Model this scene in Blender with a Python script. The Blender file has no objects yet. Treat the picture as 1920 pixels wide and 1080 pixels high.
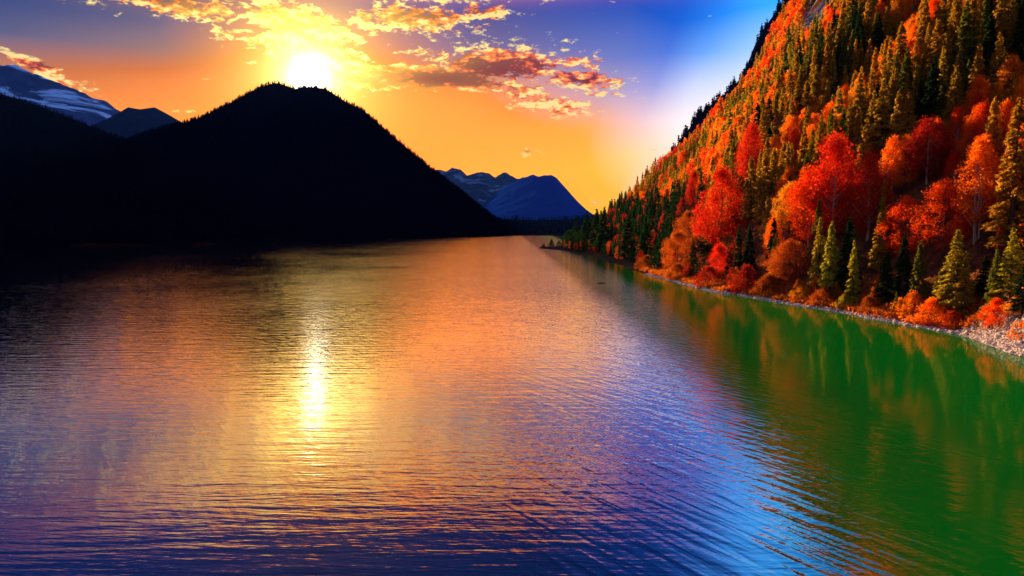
import bpy, math, random
import numpy as np
from math import radians, sin, cos, tan, atan2, asin, sqrt, pi
from mathutils import Vector, Matrix

SC = bpy.context.scene
COL = SC.collection
random.seed(7)
RNG = np.random.default_rng(11)

# ------------------------------------------------------------------ camera
F = 1400.0                       # focal length in pixels of the 1920-wide photograph
CAM_H = 20.0
PITCH = math.atan(112.0 / F)     # horizon at y = 428
cam_d = bpy.data.cameras.new('camera')
cam = bpy.data.objects.new('camera', cam_d)
COL.objects.link(cam)
cam.location = (0, 0, CAM_H)
cam.rotation_euler = (radians(90) - PITCH, 0, 0)
cam_d.sensor_width = 36.0
cam_d.lens = 36.0 * F / 1920.0
cam_d.clip_start = 0.5
cam_d.clip_end = 90000.0
SC.camera = cam
SC.render.resolution_x = 1024
SC.render.resolution_y = 576


def ray(px, py):
    """unit world direction seen at a pixel of the 1920x1080 photograph"""
    a, b = (px - 960.0) / F, -(py - 540.0) / F
    cp, sp = cos(PITCH), sin(PITCH)
    v = Vector((a, cp + b * sp, -sp + b * cp))
    return v.normalized()


def azel(px, py):
    d = ray(px, py)
    return atan2(d.x, d.y), asin(d.z)


def project(x, y, z):
    """world point -> pixel of the 1920x1080 photograph (numpy friendly)"""
    cp, sp = cos(PITCH), sin(PITCH)
    dz = z - CAM_H
    f = y * cp - dz * sp
    u = y * sp + dz * cp
    return 960 + F * x / f, 540 - F * u / f


def lin(c):
    c = np.array(c, float) / 255.0
    o = np.where(c <= 0.04045, c / 12.92, ((c + 0.055) / 1.055) ** 2.4)
    return tuple(float(v) for v in o)


# ------------------------------------------------------------------ exposure
EXPO = 2.0
EK = 2.0 ** (-EXPO)
SC.view_settings.view_transform = 'Standard'
SC.view_settings.look = 'None'
SC.view_settings.exposure = EXPO
SC.view_settings.gamma = 1.0
SC.view_settings.use_curve_mapping = False
SC.render.engine = 'CYCLES'
SC.cycles.max_bounces = 5
SC.cycles.diffuse_bounces = 2
SC.cycles.glossy_bounces = 3
SC.cycles.transmission_bounces = 3
SC.cycles.volume_bounces = 0
SC.cycles.transparent_max_bounces = 8
SC.cycles.use_denoising = True
SC.cycles.caustics_reflective = False
SC.cycles.caustics_refractive = False
SC.cycles.sample_clamp_indirect = 6.0

# ------------------------------------------------------------------ sun
SUN_DIR = ray(580, 145)
SUN_AZ, SUN_EL = atan2(SUN_DIR.x, SUN_DIR.y), asin(SUN_DIR.z)
sun_d = bpy.data.lights.new('sun', 'SUN')
sun_d.energy = 5.0
sun_d.angle = radians(0.6)
sun_d.color = (1.0, 0.66, 0.36)
sun = bpy.data.objects.new('sun', sun_d)
COL.objects.link(sun)
sun.visible_glossy = False   # the sky already carries the sun's own glare
sun.rotation_euler = SUN_DIR.to_track_quat('Z', 'Y').to_euler()


# ------------------------------------------------------------------ node helper
class NT:
    def __init__(self, tree):
        self.t = tree
        self.n = tree.nodes
        self.l = tree.links

    def new(self, kind, **kw):
        nd = self.n.new(kind)
        for k, v in kw.items():
            setattr(nd, k, v)
        return nd

    def put(self, sock, v):
        if hasattr(v, 'is_output') or isinstance(v, bpy.types.NodeSocket):
            self.l.new(v, sock)
        elif v is not None:
            if isinstance(v, (tuple, list)) and len(v) == 3 and len(sock.default_value) == 4:
                v = (*v, 1.0)
            sock.default_value = v

    def m(self, op, a, b=None, c=None, clamp=False):
        nd = self.new('ShaderNodeMath', operation=op, use_clamp=clamp)
        self.put(nd.inputs[0], a)
        if b is not None:
            self.put(nd.inputs[1], b)
        if c is not None:
            self.put(nd.inputs[2], c)
        return nd.outputs[0]

    def mapr(self, v, a, b, c=0.0, d=1.0, smooth=False):
        nd = self.new('ShaderNodeMapRange')
        nd.interpolation_type = 'SMOOTHSTEP' if smooth else 'LINEAR'
        self.put(nd.inputs['Value'], v)
        for k, x in zip(('From Min', 'From Max', 'To Min', 'To Max'), (a, b, c, d)):
            self.put(nd.inputs[k], x)
        return nd.outputs[0]

    def mix(self, f, a, b, blend='MIX'):
        nd = self.new('ShaderNodeMix', data_type='RGBA', blend_type=blend)
        self.put(nd.inputs[0], f)
        self.put(nd.inputs[6], a)
        self.put(nd.inputs[7], b)
        return nd.outputs[2]

    def scale(self, col, f):
        nd = self.new('ShaderNodeVectorMath', operation='SCALE')
        self.put(nd.inputs[0], col)
        self.put(nd.inputs[3], f)
        return nd.outputs[0]

    def add(self, a, b):
        nd = self.new('ShaderNodeVectorMath', operation='ADD')
        self.put(nd.inputs[0], a)
        self.put(nd.inputs[1], b)
        return nd.outputs[0]

    def vec(self, x, y, z=0.0):
        nd = self.new('ShaderNodeCombineXYZ')
        for i, v in enumerate((x, y, z)):
            self.put(nd.inputs[i], v)
        return nd.outputs[0]

    def sep(self, v):
        nd = self.new('ShaderNodeSeparateXYZ')
        self.put(nd.inputs[0], v)
        return nd.outputs

    def noise(self, vec, scale, detail=4, rough=0.55, dist=0.0):
        nd = self.new('ShaderNodeTexNoise')
        if vec is not None:
            self.put(nd.inputs['Vector'], vec)
        nd.inputs['Scale'].default_value = scale
        nd.inputs['Detail'].default_value = detail
        nd.inputs['Roughness'].default_value = rough
        nd.inputs['Distortion'].default_value = dist
        return nd.outputs[0]

    def ramp(self, f, stops, interp='LINEAR'):
        nd = self.new('ShaderNodeValToRGB')
        cr = nd.color_ramp
        cr.interpolation = interp
        while len(cr.elements) < len(stops):
            cr.elements.new(0.5)
        for e, (p, c) in zip(cr.elements, stops):
            e.position = p
            e.color = (*c, 1.0)
        self.put(nd.inputs[0], f)
        return nd.outputs[0]


# ------------------------------------------------------------------ world: the sunset sky
world = bpy.data.worlds.new('World')
SC.world = world
world.use_nodes = True
world.node_tree.nodes.clear()
W = NT(world.node_tree)
tc = W.new('ShaderNodeTexCoord').outputs['Generated']
sx, sy, sz = W.sep(tc)
AZ = W.m('ARCTAN2', sx, sy)
EL = W.m('ARCSINE', W.m('MAXIMUM', W.m('MINIMUM', sz, 1.0), -1.0))
ELN = W.m('DIVIDE', EL, radians(60), clamp=True)


def el_of(px, py):
    return max(0.0, azel(px, py)[1]) / radians(60)


# per column of the sky: colour against height above the horizon
columns = [  # unseen orange and azure stops above the frame, added to colour the lake
    (0, [(420, (255, 145, 20)), (190, (244, 140, 50)), (120, (190, 128, 92)), (60, (90, 94, 124)), (0, (68, 78, 122)), (-120, (36, 54, 118)), (-420, (10, 30, 92))]),
    (300, [(420, (255, 155, 8)), (220, (255, 152, 22)), (150, (226, 134, 62)), (90, (134, 112, 108)), (40, (86, 92, 122)), (-45, (130, 92, 92)), (-120, (42, 56, 116)), (-420, (10, 28, 84))]),
    (578, [(420, (255, 145, 0)), (220, (255, 155, 8)), (110, (252, 150, 36)), (40, (200, 140, 100)), (0, (135, 105, 112)), (-80, (240, 112, 26)), (-145, (30, 36, 88)), (-210, (16, 36, 94)), (-420, (6, 20, 66))]),
    (880, [(420, (255, 172, 14)), (300, (255, 164, 8)), (200, (252, 156, 24)), (150, (205, 150, 95)), (90, (108, 106, 140)), (0, (70, 80, 145)), (-80, (240, 118, 30)), (-145, (26, 38, 96)), (-210, (14, 38, 98)), (-420, (5, 24, 76))]),
    (1130, [(400, (255, 178, 48)), (320, (255, 188, 62)), (240, (240, 184, 112)), (180, (178, 166, 180)), (110, (120, 135, 195)), (0, (66, 94, 182)), (-420, (12, 46, 120))]),
    (1225, [(360, (255, 200, 110)), (290, (255, 222, 160)), (225, (225, 208, 212)), (160, (158, 172, 226)), (100, (108, 138, 218)), (0, (56, 96, 205)), (-420, (18, 62, 150))]),
    (1300, [(300, (255, 236, 210)), (230, (255, 250, 250)), (160, (215, 228, 255)), (100, (140, 185, 255)), (0, (62, 118, 226)), (-150, (70, 140, 235)), (-420, (58, 118, 215))]),
    (1420, [(300, (255, 245, 235)), (180, (250, 250, 255)), (90, (190, 220, 255)), (0, (90, 170, 255)), (-120, (140, 215, 255)), (-260, (90, 170, 250)), (-480, (58, 110, 205))]),
]
cols = []
for cx, stops in columns:
    st = [(el_of(cx, y), lin(c)) for y, c in stops]
    cols.append((azel(cx, 200)[0], W.ramp(ELN, st)))
sky_c = cols[0][1]
for (a0, _), (a1, c1) in zip(cols[:-1], cols[1:]):
    lean = W.m('SUBTRACT', AZ, W.m('MULTIPLY', W.m('SUBTRACT', EL, radians(10)), 0.35))
    sky_c = W.mix(W.m('MINIMUM', W.m('MAXIMUM', W.mapr(lean if a1 > 0.05 else AZ, a0, a1), 0.0), 1.0), sky_c, c1)
hsv = W.new('ShaderNodeHueSaturation')
hsv.inputs['Saturation'].default_value = 1.16
W.put(hsv.inputs['Color'], sky_c)
sky_c = hsv.outputs[0]
# the sky well behind the camera is a plainer blue, brightened to fill hillside shadows
back = W.mapr(W.m('ABSOLUTE', AZ), radians(70), radians(150), 0, 1, smooth=True)
sky_c = W.mix(back, sky_c, lin((118, 140, 190)))

# orange, red and azure patches added to the sky to colour the lake's reflections
def patch(px, py, wpx, hpx):
    a0, e0 = azel(px, py)
    q = W.m('ADD', W.m('POWER', W.m('ABSOLUTE', W.m('DIVIDE', W.m('SUBTRACT', AZ, a0), wpx / F)), 2.0), W.m('POWER', W.m('ABSOLUTE', W.m('DIVIDE', W.m('SUBTRACT', EL, e0), hpx / F)), 2.0))
    return W.m('EXPONENT', W.m('MULTIPLY', q, -1.0))


sky_c = W.add(sky_c, W.scale((1.0, 0.26, 0.01), W.m('MULTIPLY', patch(740, -58, 430, 32), 1.8)))
sky_c = W.add(sky_c, W.scale((1.0, 0.05, 0.0), W.m('MULTIPLY', patch(760, 290, 390, 115), 0.9)))
sky_c = W.add(sky_c, W.scale((0.10, 0.45, 1.0), W.m('MULTIPLY', patch(1450, -190, 90, 170), 0.7)))

# glow round the sun
dt = W.new('ShaderNodeVectorMath', operation='DOT_PRODUCT')
W.put(dt.inputs[0], tc)
dt.inputs[1].default_value = SUN_DIR
DOT = dt.outputs['Value']
ONE = W.m('SUBTRACT', 1.0, DOT)


def lobe(sig_deg):
    k = -1.0 / (1 - cos(radians(sig_deg)))
    return W.m('EXPONENT', W.m('MULTIPLY', ONE, k))


g_core, g_in, g_mid, g_out = lobe(0.65), lobe(1.8), lobe(4.2), lobe(9.0)

# clouds: (px centre, py centre, half width, half height, tilt px per px, strength)
blobs = [
    (320, 8, 150, 24, 0.06, 1.0), (410, 22, 60, 22, 0.1, .9),
    (545, 38, 115, 34, 0.10, 1.15), (560, 88, 125, 26, 0.10, 1.1), (620, 60, 80, 40, 0.1, .9),
    (780, 34, 120, 30, 0.04, 1.1), (705, 52, 70, 26, 0.1, .8), (905, 18, 58, 20, 0.2, .9), (780, 68, 40, 10, 0, .5),
    (690, 138, 80, 30, 0.2, 1.0), (640, 118, 40, 20, 0.1, .8),
    (830, 146, 120, 22, 0.1, 1.25), (960, 118, 140, 34, 0.05, 1.15), (1075, 118, 60, 40, 0.0, .85), (1090, 150, 105, 26, 0.12, 1.0),
    (960, 168, 90, 22, 0.2, .95), (1040, 200, 85, 22, 0.12, .95), (1130, 176, 80, 10, 0.03, .8), (800, 98, 45, 14, 0.1, .6),
    (60, 122, 70, 16, 0.30, 1.0), (115, 152, 60, 18, 0.32, .95), (20, 108, 60, 18, 0.25, .9),
    (1005, 287, 45, 9, 0.08, .62), (1180, 260, 14, 4, 0.1, .4), (1118, 378, 22, 7, 0.0, .75), (1225, 280, 18, 6, 0.1, .5),
    (470, 118, 24, 5, 0.0, .55), (395, 148, 26, 3, 0.0, .5), (340, 208, 30, 4, 0.0, .45),
    # unseen clouds above and beside the frame, added to warm the lake's reflection
    (640, -50, 340, 34, 0.03, 1.6), (960, -44, 200, 30, 0.02, 1.45), (330, -44, 200, 22, 0.05, 1.0), (700, -125, 60, 10, 0.0, .7),
    (60, -30, 160, 26, 0.1, .8), (-260, 40, 180, 36, 0.2, .8),
]
MASK = None
for bx, by, hw, hh, tilt, s in blobs:
    a0, e0 = azel(bx, by)
    a1, _ = azel(bx + hw, by)
    _, e1 = azel(bx, by - hh)
    ra, re = a1 - a0, e1 - e0
    slope = -tilt
    da = W.m('SUBTRACT', AZ, a0)
    de = W.m('SUBTRACT', W.m('SUBTRACT', EL, e0), W.m('MULTIPLY', da, slope))
    q = W.m('ADD', W.m('POWER', W.m('ABSOLUTE', W.m('DIVIDE', da, ra)), 2.0), W.m('POWER', W.m('ABSOLUTE', W.m('DIVIDE', de, re)), 2.0))
    v = W.m('MULTIPLY', W.m('EXPONENT', W.m('MULTIPLY', q, -0.75)), s)
    MASK = v if MASK is None else W.m('MAXIMUM', MASK, v)


def cloud_noise(daz, dele):
    p = W.vec(W.m('ADD', AZ, daz), W.m('MULTIPLY', W.m('ADD', EL, dele), 2.3), 0.31)
    big = W.noise(p, 26.0, 3, 0.5, 0.6)
    fine = W.noise(p, 85.0, 7, 0.62, 0.35)
    return W.m('ADD', W.m('MULTIPLY', big, 0.45), W.m('MULTIPLY', fine, 0.55))


n0 = cloud_noise(0.0, 0.0)
n1 = cloud_noise(-0.004, -0.007)
DENS0 = W.m('ADD', MASK, W.m('MULTIPLY', W.m('SUBTRACT', n0, 0.5), 3.4))
DENS = W.mapr(DENS0, 0.52, 0.86, smooth=True)
THICK = W.mapr(DENS0, 0.75, 1.75, smooth=True)
REL = W.m('MULTIPLY', W.m('SUBTRACT', n0, n1), 5.0)
a0, e0 = azel(840, 150)
under = None
for bx, by, hw, hh, s in ((815, 148, 100, 16, 1.7), (930, 134, 70, 20, 1.5), (1095, 148, 70, 9, .7), (75, 118, 50, 6, .8), (330, 2, 130, 9, .7), (800, 28, 90, 12, .6), (1080, 118, 80, 6, .5)):
    a0, e0 = azel(bx, by)
    a1, _ = azel(bx + hw, by)
    _, e1 = azel(bx, by - hh)
    q = W.m('ADD', W.m('POWER', W.m('ABSOLUTE', W.m('DIVIDE', W.m('SUBTRACT', AZ, a0), a1 - a0)), 2.0), W.m('POWER', W.m('ABSOLUTE', W.m('DIVIDE', W.m('SUBTRACT', EL, e0), e1 - e0)), 2.0))
    v = W.m('MULTIPLY', W.m('EXPONENT', W.m('MULTIPLY', q, -0.7)), s)
    under = v if under is None else W.m('MAXIMUM', under, v)
shade = W.m('SUBTRACT', W.m('ADD', 0.80, W.m('MULTIPLY', REL, 1.3)), W.m('ADD', W.m('MULTIPLY', THICK, 0.42), W.m('MULTIPLY', W.m('MULTIPLY', under, W.m('ADD', 0.6, W.m('MULTIPLY', n0, 0.9))), 0.9)), clamp=True)
CL = W.ramp(shade, [(0.0, lin((120, 14, 2))), (0.2, lin((185, 40, 6))), (0.42, lin((238, 96, 24))), (0.62, lin((255, 128, 34))), (0.82, lin((255, 172, 72))), (1.0, lin((255, 226, 140)))])
CL = W.add(CL, W.scale(lin((255, 225, 80)), W.m('MULTIPLY', W.m('MULTIPLY', g_out, 1.0), W.m('SUBTRACT', 1.0, W.m('MULTIPLY', under, 0.5), clamp=True))))
sky_c = W.mix(W.m('MULTIPLY', DENS, 0.96), sky_c, CL)
sky_c = W.add(sky_c, W.scale((1.0, 0.90, 0.70), W.m('MULTIPLY', g_core, 34.0)))
sky_c = W.add(sky_c, W.scale((1.0, 0.82, 0.42), W.m('MULTIPLY', g_in, 2.6)))
sky_c = W.add(sky_c, W.scale((1.0, 0.62, 0.12), W.m('MULTIPLY', g_mid, 1.4)))
sky_c = W.add(sky_c, W.scale((1.0, 0.36, 0.02), W.m('MULTIPLY', g_out, 0.25)))

ns = W.new('ShaderNodeTexSky', sky_type='NISHITA')
ns.sun_disc = False
ns.sun_elevation = SUN_EL
ns.sun_rotation = SUN_AZ
ns.altitude = 800
bgA = W.new('ShaderNodeBackground')
W.put(bgA.inputs[0], sky_c)
bgA.inputs[1].default_value = EK * 1.05
bgB = W.new('ShaderNodeBackground')
W.put(bgB.inputs[0], ns.outputs[0])
bgB.inputs[1].default_value = 0.0003
ads = W.new('ShaderNodeAddShader')
W.l.new(bgA.outputs[0], ads.inputs[0])
W.l.new(bgB.outputs[0], ads.inputs[1])
wo = W.new('ShaderNodeOutputWorld')
W.l.new(ads.outputs[0], wo.inputs[0])
world.cycles.sampling_method = 'MANUAL'
world.cycles.sample_map_resolution = 1024


# ------------------------------------------------------------------ noise for shapes
def _hash(ix, iy, seed):
    n = (ix.astype(np.int64) * 374761393 + iy.astype(np.int64) * 668265263 + seed * 1442695041) & 0xffffffff
    n = ((n ^ (n >> 13)) * 1274126177) & 0xffffffff
    n = n ^ (n >> 16)
    return (n & 0xffffff) / float(0xffffff)


def vnoise(x, y, seed=0):
    x = np.asarray(x, float)
    y = np.asarray(y, float)
    ix, iy = np.floor(x), np.floor(y)
    fx, fy = x - ix, y - iy
    fx, fy = fx * fx * (3 - 2 * fx), fy * fy * (3 - 2 * fy)
    a, b = _hash(ix, iy, seed), _hash(ix + 1, iy, seed)
    c, d = _hash(ix, iy + 1, seed), _hash(ix + 1, iy + 1, seed)
    return (a * (1 - fx) + b * fx) * (1 - fy) + (c * (1 - fx) + d * fx) * fy


def fbm(x, y, seed=0, octv=5, gain=0.5, ridge=False):
    s, a, tot = 0.0, 1.0, 0.0
    for k in range(octv):
        n = vnoise(x * 2 ** k + 17.3 * k, y * 2 ** k - 9.1 * k, seed + k)
        if ridge:
            n = 1 - np.abs(2 * n - 1)
        s = s + a * n
        tot += a
        a *= gain
    return s / tot


# ------------------------------------------------------------------ mesh helpers
def mesh_from(name, verts, faces_n, mat, smooth=False):
    """verts (N,3), faces (M,k) numpy arrays of one face size"""
    verts = np.ascontiguousarray(verts, dtype=np.float32)
    faces = np.ascontiguousarray(faces_n, dtype=np.int32)
    me = bpy.data.meshes.new(name)
    k = faces.shape[1]
    me.vertices.add(len(verts))
    me.vertices.foreach_set('co', verts.ravel())
    me.loops.add(faces.size)
    me.loops.foreach_set('vertex_index', faces.ravel())
    me.polygons.add(len(faces))
    me.polygons.foreach_set('loop_start', np.arange(len(faces), dtype=np.int32) * k)
    me.polygons.foreach_set('loop_total', np.full(len(faces), k, dtype=np.int32))
    me.polygons.foreach_set('use_smooth', np.full(len(faces), smooth, dtype=bool))
    me.update(calc_edges=True)
    if mat:
        me.materials.append(mat)
    return me


def link(name, me, parent=None, loc=None):
    o = bpy.data.objects.new(name, me)
    COL.objects.link(o)
    if parent:
        o.parent = parent
    if loc:
        o.location = loc
    return o


def tag(o, label=None, cat=None, group=None, kind=None):
    if label:
        o['label'] = label
    if cat:
        o['category'] = cat
    if group:
        o['group'] = group
    if kind:
        o['kind'] = kind
    return o


def grid_faces(nu, nv):
    i = np.arange(nu - 1)[:, None] * nv + np.arange(nv - 1)[None, :]
    i = i.ravel()
    return np.stack([i, i + nv, i + nv + 1, i + 1], 1)


def material(name):
    m = bpy.data.materials.new(name)
    m.use_nodes = True
    m.node_tree.nodes.clear()
    t = NT(m.node_tree)
    out = t.new('ShaderNodeOutputMaterial')
    return m, t, out


def principled(t, out, col, rough=0.9, spec=0.2, normal=None):
    p = t.new('ShaderNodeBsdfPrincipled')
    t.put(p.inputs['Base Color'], col)
    t.put(p.inputs['Roughness'], rough)
    t.put(p.inputs['Specular IOR Level'], spec)
    if normal is not None:
        t.put(p.inputs['Normal'], normal)
    t.l.new(p.outputs[0], out.inputs[0])
    return p


def matte(t, out, col, normal=None):
    d = t.new('ShaderNodeBsdfDiffuse')
    t.put(d.inputs['Color'], col)
    if normal is not None:
        t.put(d.inputs['Normal'], normal)
    t.l.new(d.outputs[0], out.inputs[0])


def bump(t, h, strength=1.0, dist=1.0):
    b = t.new('ShaderNodeBump')
    b.inputs['Strength'].default_value = strength
    b.inputs['Distance'].default_value = dist
    t.put(b.inputs['Height'], h)
    return b.outputs[0]


def geo_pos(t):
    return t.new('ShaderNodeNewGeometry').outputs['Position']


# ---- materials
def rocky(name, base, rock, snow=None, scale=0.004, snow_level=0.5, streak=False):
    m, t, out = material(name)
    p = geo_pos(t)
    n = t.noise(p, scale, 8, 0.65, 0.4)
    c = t.mix(t.mapr(n, 0.42, 0.62, smooth=True), base, rock)
    if snow:
        g = t.new('ShaderNodeNewGeometry')
        px_, py_, pz_ = t.sep(p)
        q = t.vec(t.m('ADD', t.m('MULTIPLY', px_, 0.8), t.m('MULTIPLY', pz_, 1.1)), py_, t.m('MULTIPLY', pz_, 2.6)) if streak else p
        n2 = t.noise(q, scale * 0.55, 7, 0.62, 0.7)
        c = t.mix(t.mapr(n2, snow_level, snow_level + 0.07, smooth=True), c, snow)
    nb = t.noise(p, scale * 6, 5, 0.7)
    matte(t, out, c, bump(t, nb, 0.5, 12.0))
    return m


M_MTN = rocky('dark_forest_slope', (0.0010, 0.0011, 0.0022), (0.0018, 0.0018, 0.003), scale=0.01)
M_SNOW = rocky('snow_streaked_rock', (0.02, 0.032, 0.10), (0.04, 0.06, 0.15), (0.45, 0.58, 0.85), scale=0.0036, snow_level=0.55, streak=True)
M_BLUE = rocky('far_slope_painted_haze', (0.003, 0.022, 0.17), (0.003, 0.025, 0.19), scale=0.006)  # blue of distant haze painted into the base colour
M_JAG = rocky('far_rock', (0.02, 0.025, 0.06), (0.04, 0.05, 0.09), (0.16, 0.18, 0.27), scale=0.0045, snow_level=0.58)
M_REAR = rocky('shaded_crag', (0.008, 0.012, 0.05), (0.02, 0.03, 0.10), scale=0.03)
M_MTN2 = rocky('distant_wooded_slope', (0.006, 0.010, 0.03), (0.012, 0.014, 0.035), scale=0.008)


def leaf_material(name, use_attr):
    m, t, out = material(name)
    if use_attr:
        a = t.new('ShaderNodeAttribute', attribute_name='tint')
        c = a.outputs['Color']
    else:
        c = t.new('ShaderNodeObjectInfo').outputs['Color']
    g = t.new('ShaderNodeNewGeometry')
    rnd = g.outputs['Random Per Island']
    n = t.noise(g.outputs['Position'], 0.45, 2, 0.5)
    f = t.m('ADD', t.m('MULTIPLY', rnd, 0.75), t.m('MULTIPLY', n, 0.9))
    c = t.scale(c, t.m('ADD', f, 0.18))
    hs = t.new('ShaderNodeHueSaturation')
    t.put(hs.inputs['Hue'], t.m('ADD', 0.488, t.m('MULTIPLY', rnd, 0.026)))
    t.put(hs.inputs['Color'], c)
    c = hs.outputs[0]
    d = t.new('ShaderNodeBsdfDiffuse')
    t.put(d.inputs[0], c)
    tr = t.new('ShaderNodeBsdfTranslucent')
    t.put(tr.inputs[0], c)
    mx = t.new('ShaderNodeMixShader')
    mx.inputs[0].default_value = 0.42
    t.l.new(d.outputs[0], mx.inputs[1])
    t.l.new(tr.outputs[0], mx.inputs[2])
    t.l.new(mx.outputs[0], out.inputs[0])
    return m


M_LEAF = leaf_material('foliage', False)
M_FOREST = leaf_material('forest_foliage', True)


def bark_mat(name, a, b):
    m, t, out = material(name)
    tcn = t.new('ShaderNodeTexCoord').outputs['Object']
    n = t.noise(tcn, 2.5, 5, 0.7)
    principled(t, out, t.mix(n, a, b), 0.9, 0.1, bump(t, n, 0.5, 0.05))
    return m


M_BARK = bark_mat('bark', (0.035, 0.022, 0.014), (0.11, 0.075, 0.05))
M_PALE_BARK = bark_mat('pale_bark', (0.30, 0.20, 0.12), (0.55, 0.42, 0.30))

# ------------------------------------------------------------------ right shore and hillside
SH_Y = np.array([-200, 40, 70, 92, 105, 116, 128, 138, 163, 181, 204, 250, 341, 430, 491, 600, 667, 720, 757, 790, 840, 950, 1150, 1647, 2100], float)
SH_X = np.array([60, 64, 66, 72, 76, 80.5, 82.5, 85, 81, 77.5, 71, 61.5, 58.5, 60, 60, 55, 48, 36, 27, 62, 90, 105, 112, 118, 125], float)
FL_Y = np.array([-200, 100, 130, 150, 600, 667, 720, 757, 790, 850, 2100], float)
FL_W = np.array([6, 6, 5, 4, 5, 12, 24, 44, 28, 6, 6], float)


def shore_x(y):
    w = 2.2 * (fbm(np.asarray(y, float) / 11.0, 0.0 * np.asarray(y, float), 5, 3) - 0.5) * 2
    return np.interp(y, SH_Y, SH_X) + w * np.clip(np.asarray(y) / 200.0, 0.4, 2.0)


def hill_h(x, y):
    x = np.asarray(x, float)
    y = np.asarray(y, float)
    d = x - shore_x(y)
    w = np.interp(y, FL_Y, FL_W)
    low = np.where(d < 0, d * 0.5, np.minimum(d * 0.28, 0.28 * 4 + (d - 4) * 0.06))
    emb = np.clip((142 - y) / 4.0, 0, 1)
    low = np.where(d > 0, low * (1 - emb) + emb * np.minimum(d * 1.25, 7.5), low)
    dd = np.maximum(d - w, 0)
    s = 1.07
    up = s * dd * (0.55 + 0.45 * np.clip(dd / 25.0, 0, 1))
    up = up + (fbm(x / 60.0, y / 45.0, 3, 4) - 0.5) * 26 * np.clip(dd / 60.0, 0, 1)
    yc = np.interp(dd, [0, 30, 90, 130, 200, 300], [845, 825, 700, 655, 725, 790])
    up = up - 25 * np.clip((y - 380) / 200, 0, 1) * np.clip(dd / 60.0, 0, 1) * np.clip((240 - dd) / 80, 0, 1)
    fall = np.maximum(y - yc, 0)
    up = up - fall * 1.15 * np.clip(dd / 20.0, 0, 1)
    up = np.where(dd > 0, np.maximum(up, 0.0), 0)
    return low + up


def ground_hit(px, py, dmin=60, dmax=1200):
    d = ray(px, py)
    ts = np.arange(dmin, dmax, 0.5)
    x, y, z = d.x * ts, d.y * ts, CAM_H + d.z * ts
    hit = np.nonzero(z <= hill_h(x, y))[0]
    if len(hit) == 0:
        return None
    i = hit[0]
    return float(x[i]), float(y[i]), float(hill_h(x[i], y[i]))


ROCKS = []
for rx, ry, rr in ((1532, 22, 30), (1500, 62, 15), (1512, 40, 18), (1472, 60, 9), (1455, 92, 7), (1795, 225, 12)):
    hh_ = ground_hit(rx, ry + 14, 60, 1500)
    if hh_:
        ROCKS.append((*hh_, rr / F * hh_[1]))
print('rocks', ROCKS)
m, t, out = material('hillside_soil')
p = geo_pos(t)
px_, py_, pz_ = t.sep(p)
n = t.noise(p, 0.35, 6, 0.65)
nl = t.noise(p, 0.05, 4, 0.6)
soil = t.mix(t.mapr(n, 0.35, 0.65, smooth=True), (0.05, 0.018, 0.006), (0.20, 0.06, 0.015))
rock = t.mix(t.noise(p, 0.8, 6, 0.7), (0.07, 0.07, 0.11), (0.28, 0.27, 0.34))
rk = t.m('MULTIPLY', t.mapr(nl, 0.48, 0.56, smooth=True), t.mapr(pz_, 120, 170, smooth=True))
for rx, ry, rz, rr in ROCKS:
    dn = t.new('ShaderNodeVectorMath', operation='DISTANCE')
    t.put(dn.inputs[0], p)
    dn.inputs[1].default_value = (rx, ry, rz)
    rk = t.m('MAXIMUM', rk, t.mapr(dn.outputs['Value'], rr * 1.3, rr * 2.2, 1, 0, smooth=True))
c = t.mix(rk, soil, rock)
vo = t.new('ShaderNodeTexVoronoi')
t.put(vo.inputs['Vector'], p)
vo.inputs['Scale'].default_value = 1.6
foot_shade = t.m('MULTIPLY', t.mapr(py_, 240, 360, 0, 1, smooth=True), t.mapr(pz_, 12, 30, 1, 0, smooth=True))  # shade over the far foot of the slope, painted into the soil colour
c = t.mix(t.m('MULTIPLY', foot_shade, 0.93), c, (0.008, 0.006, 0.005))
stone = t.mix(vo.outputs['Color'], (0.42, 0.27, 0.20), (0.72, 0.55, 0.44))
stone = t.mix(t.mapr(vo.outputs['Distance'], 0.25, 0.6), stone, (0.10, 0.09, 0.10))
bank = t.m('MULTIPLY', t.mapr(t.m('ADD', py_, t.m('MULTIPLY', t.noise(p, 0.25, 3), 14)), 136, 142, 1, 0), t.mapr(pz_, 11.5, 13.5, 1, 0))
lowm = t.m('MAXIMUM', t.m('MULTIPLY', t.mapr(t.m('ADD', pz_, t.m('MULTIPLY', n, 1.2)), 1.2, 1.7, 1, 0, smooth=True), t.m('MULTIPLY', t.mapr(py_, 190, 290, 1.0, 0.0), t.mapr(t.noise(p, 0.12, 3), 0.42, 0.55, 0.25, 1.0))), bank)
c = t.mix(lowm, c, stone)
hgt = t.m('ADD', t.m('MULTIPLY', n, 0.5), t.m('MULTIPLY', vo.outputs['Distance'], -0.35))
principled(t, out, c, 0.9, 0.15, bump(t, hgt, 0.8, 1.2))
M_HILL = m

ys = np.concatenate([np.arange(20, 300, 1.6), np.arange(300, 1160, 4.0)])
ds = np.concatenate([np.arange(-14, 12, 0.7), np.arange(12, 60, 2.0), np.arange(60, 480, 5.0)])
YY, DD = np.meshgrid(ys, ds, indexing='ij')
XX = shore_x(YY) + DD
ZZ = hill_h(XX, YY) + (fbm(XX / 2.5, YY / 2.5, 9, 3) - 0.5) * 0.7 * np.clip(DD / 3 + 0.3, 0.0, 1)
me = mesh_from('hillside', np.stack([XX, YY, ZZ], -1).reshape(-1, 3), grid_faces(len(ys), len(ds))[:, ::-1], M_HILL, True)
tag(link('hillside', me), kind='structure')


# ------------------------------------------------------------------ mountains
MTN = {}


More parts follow.
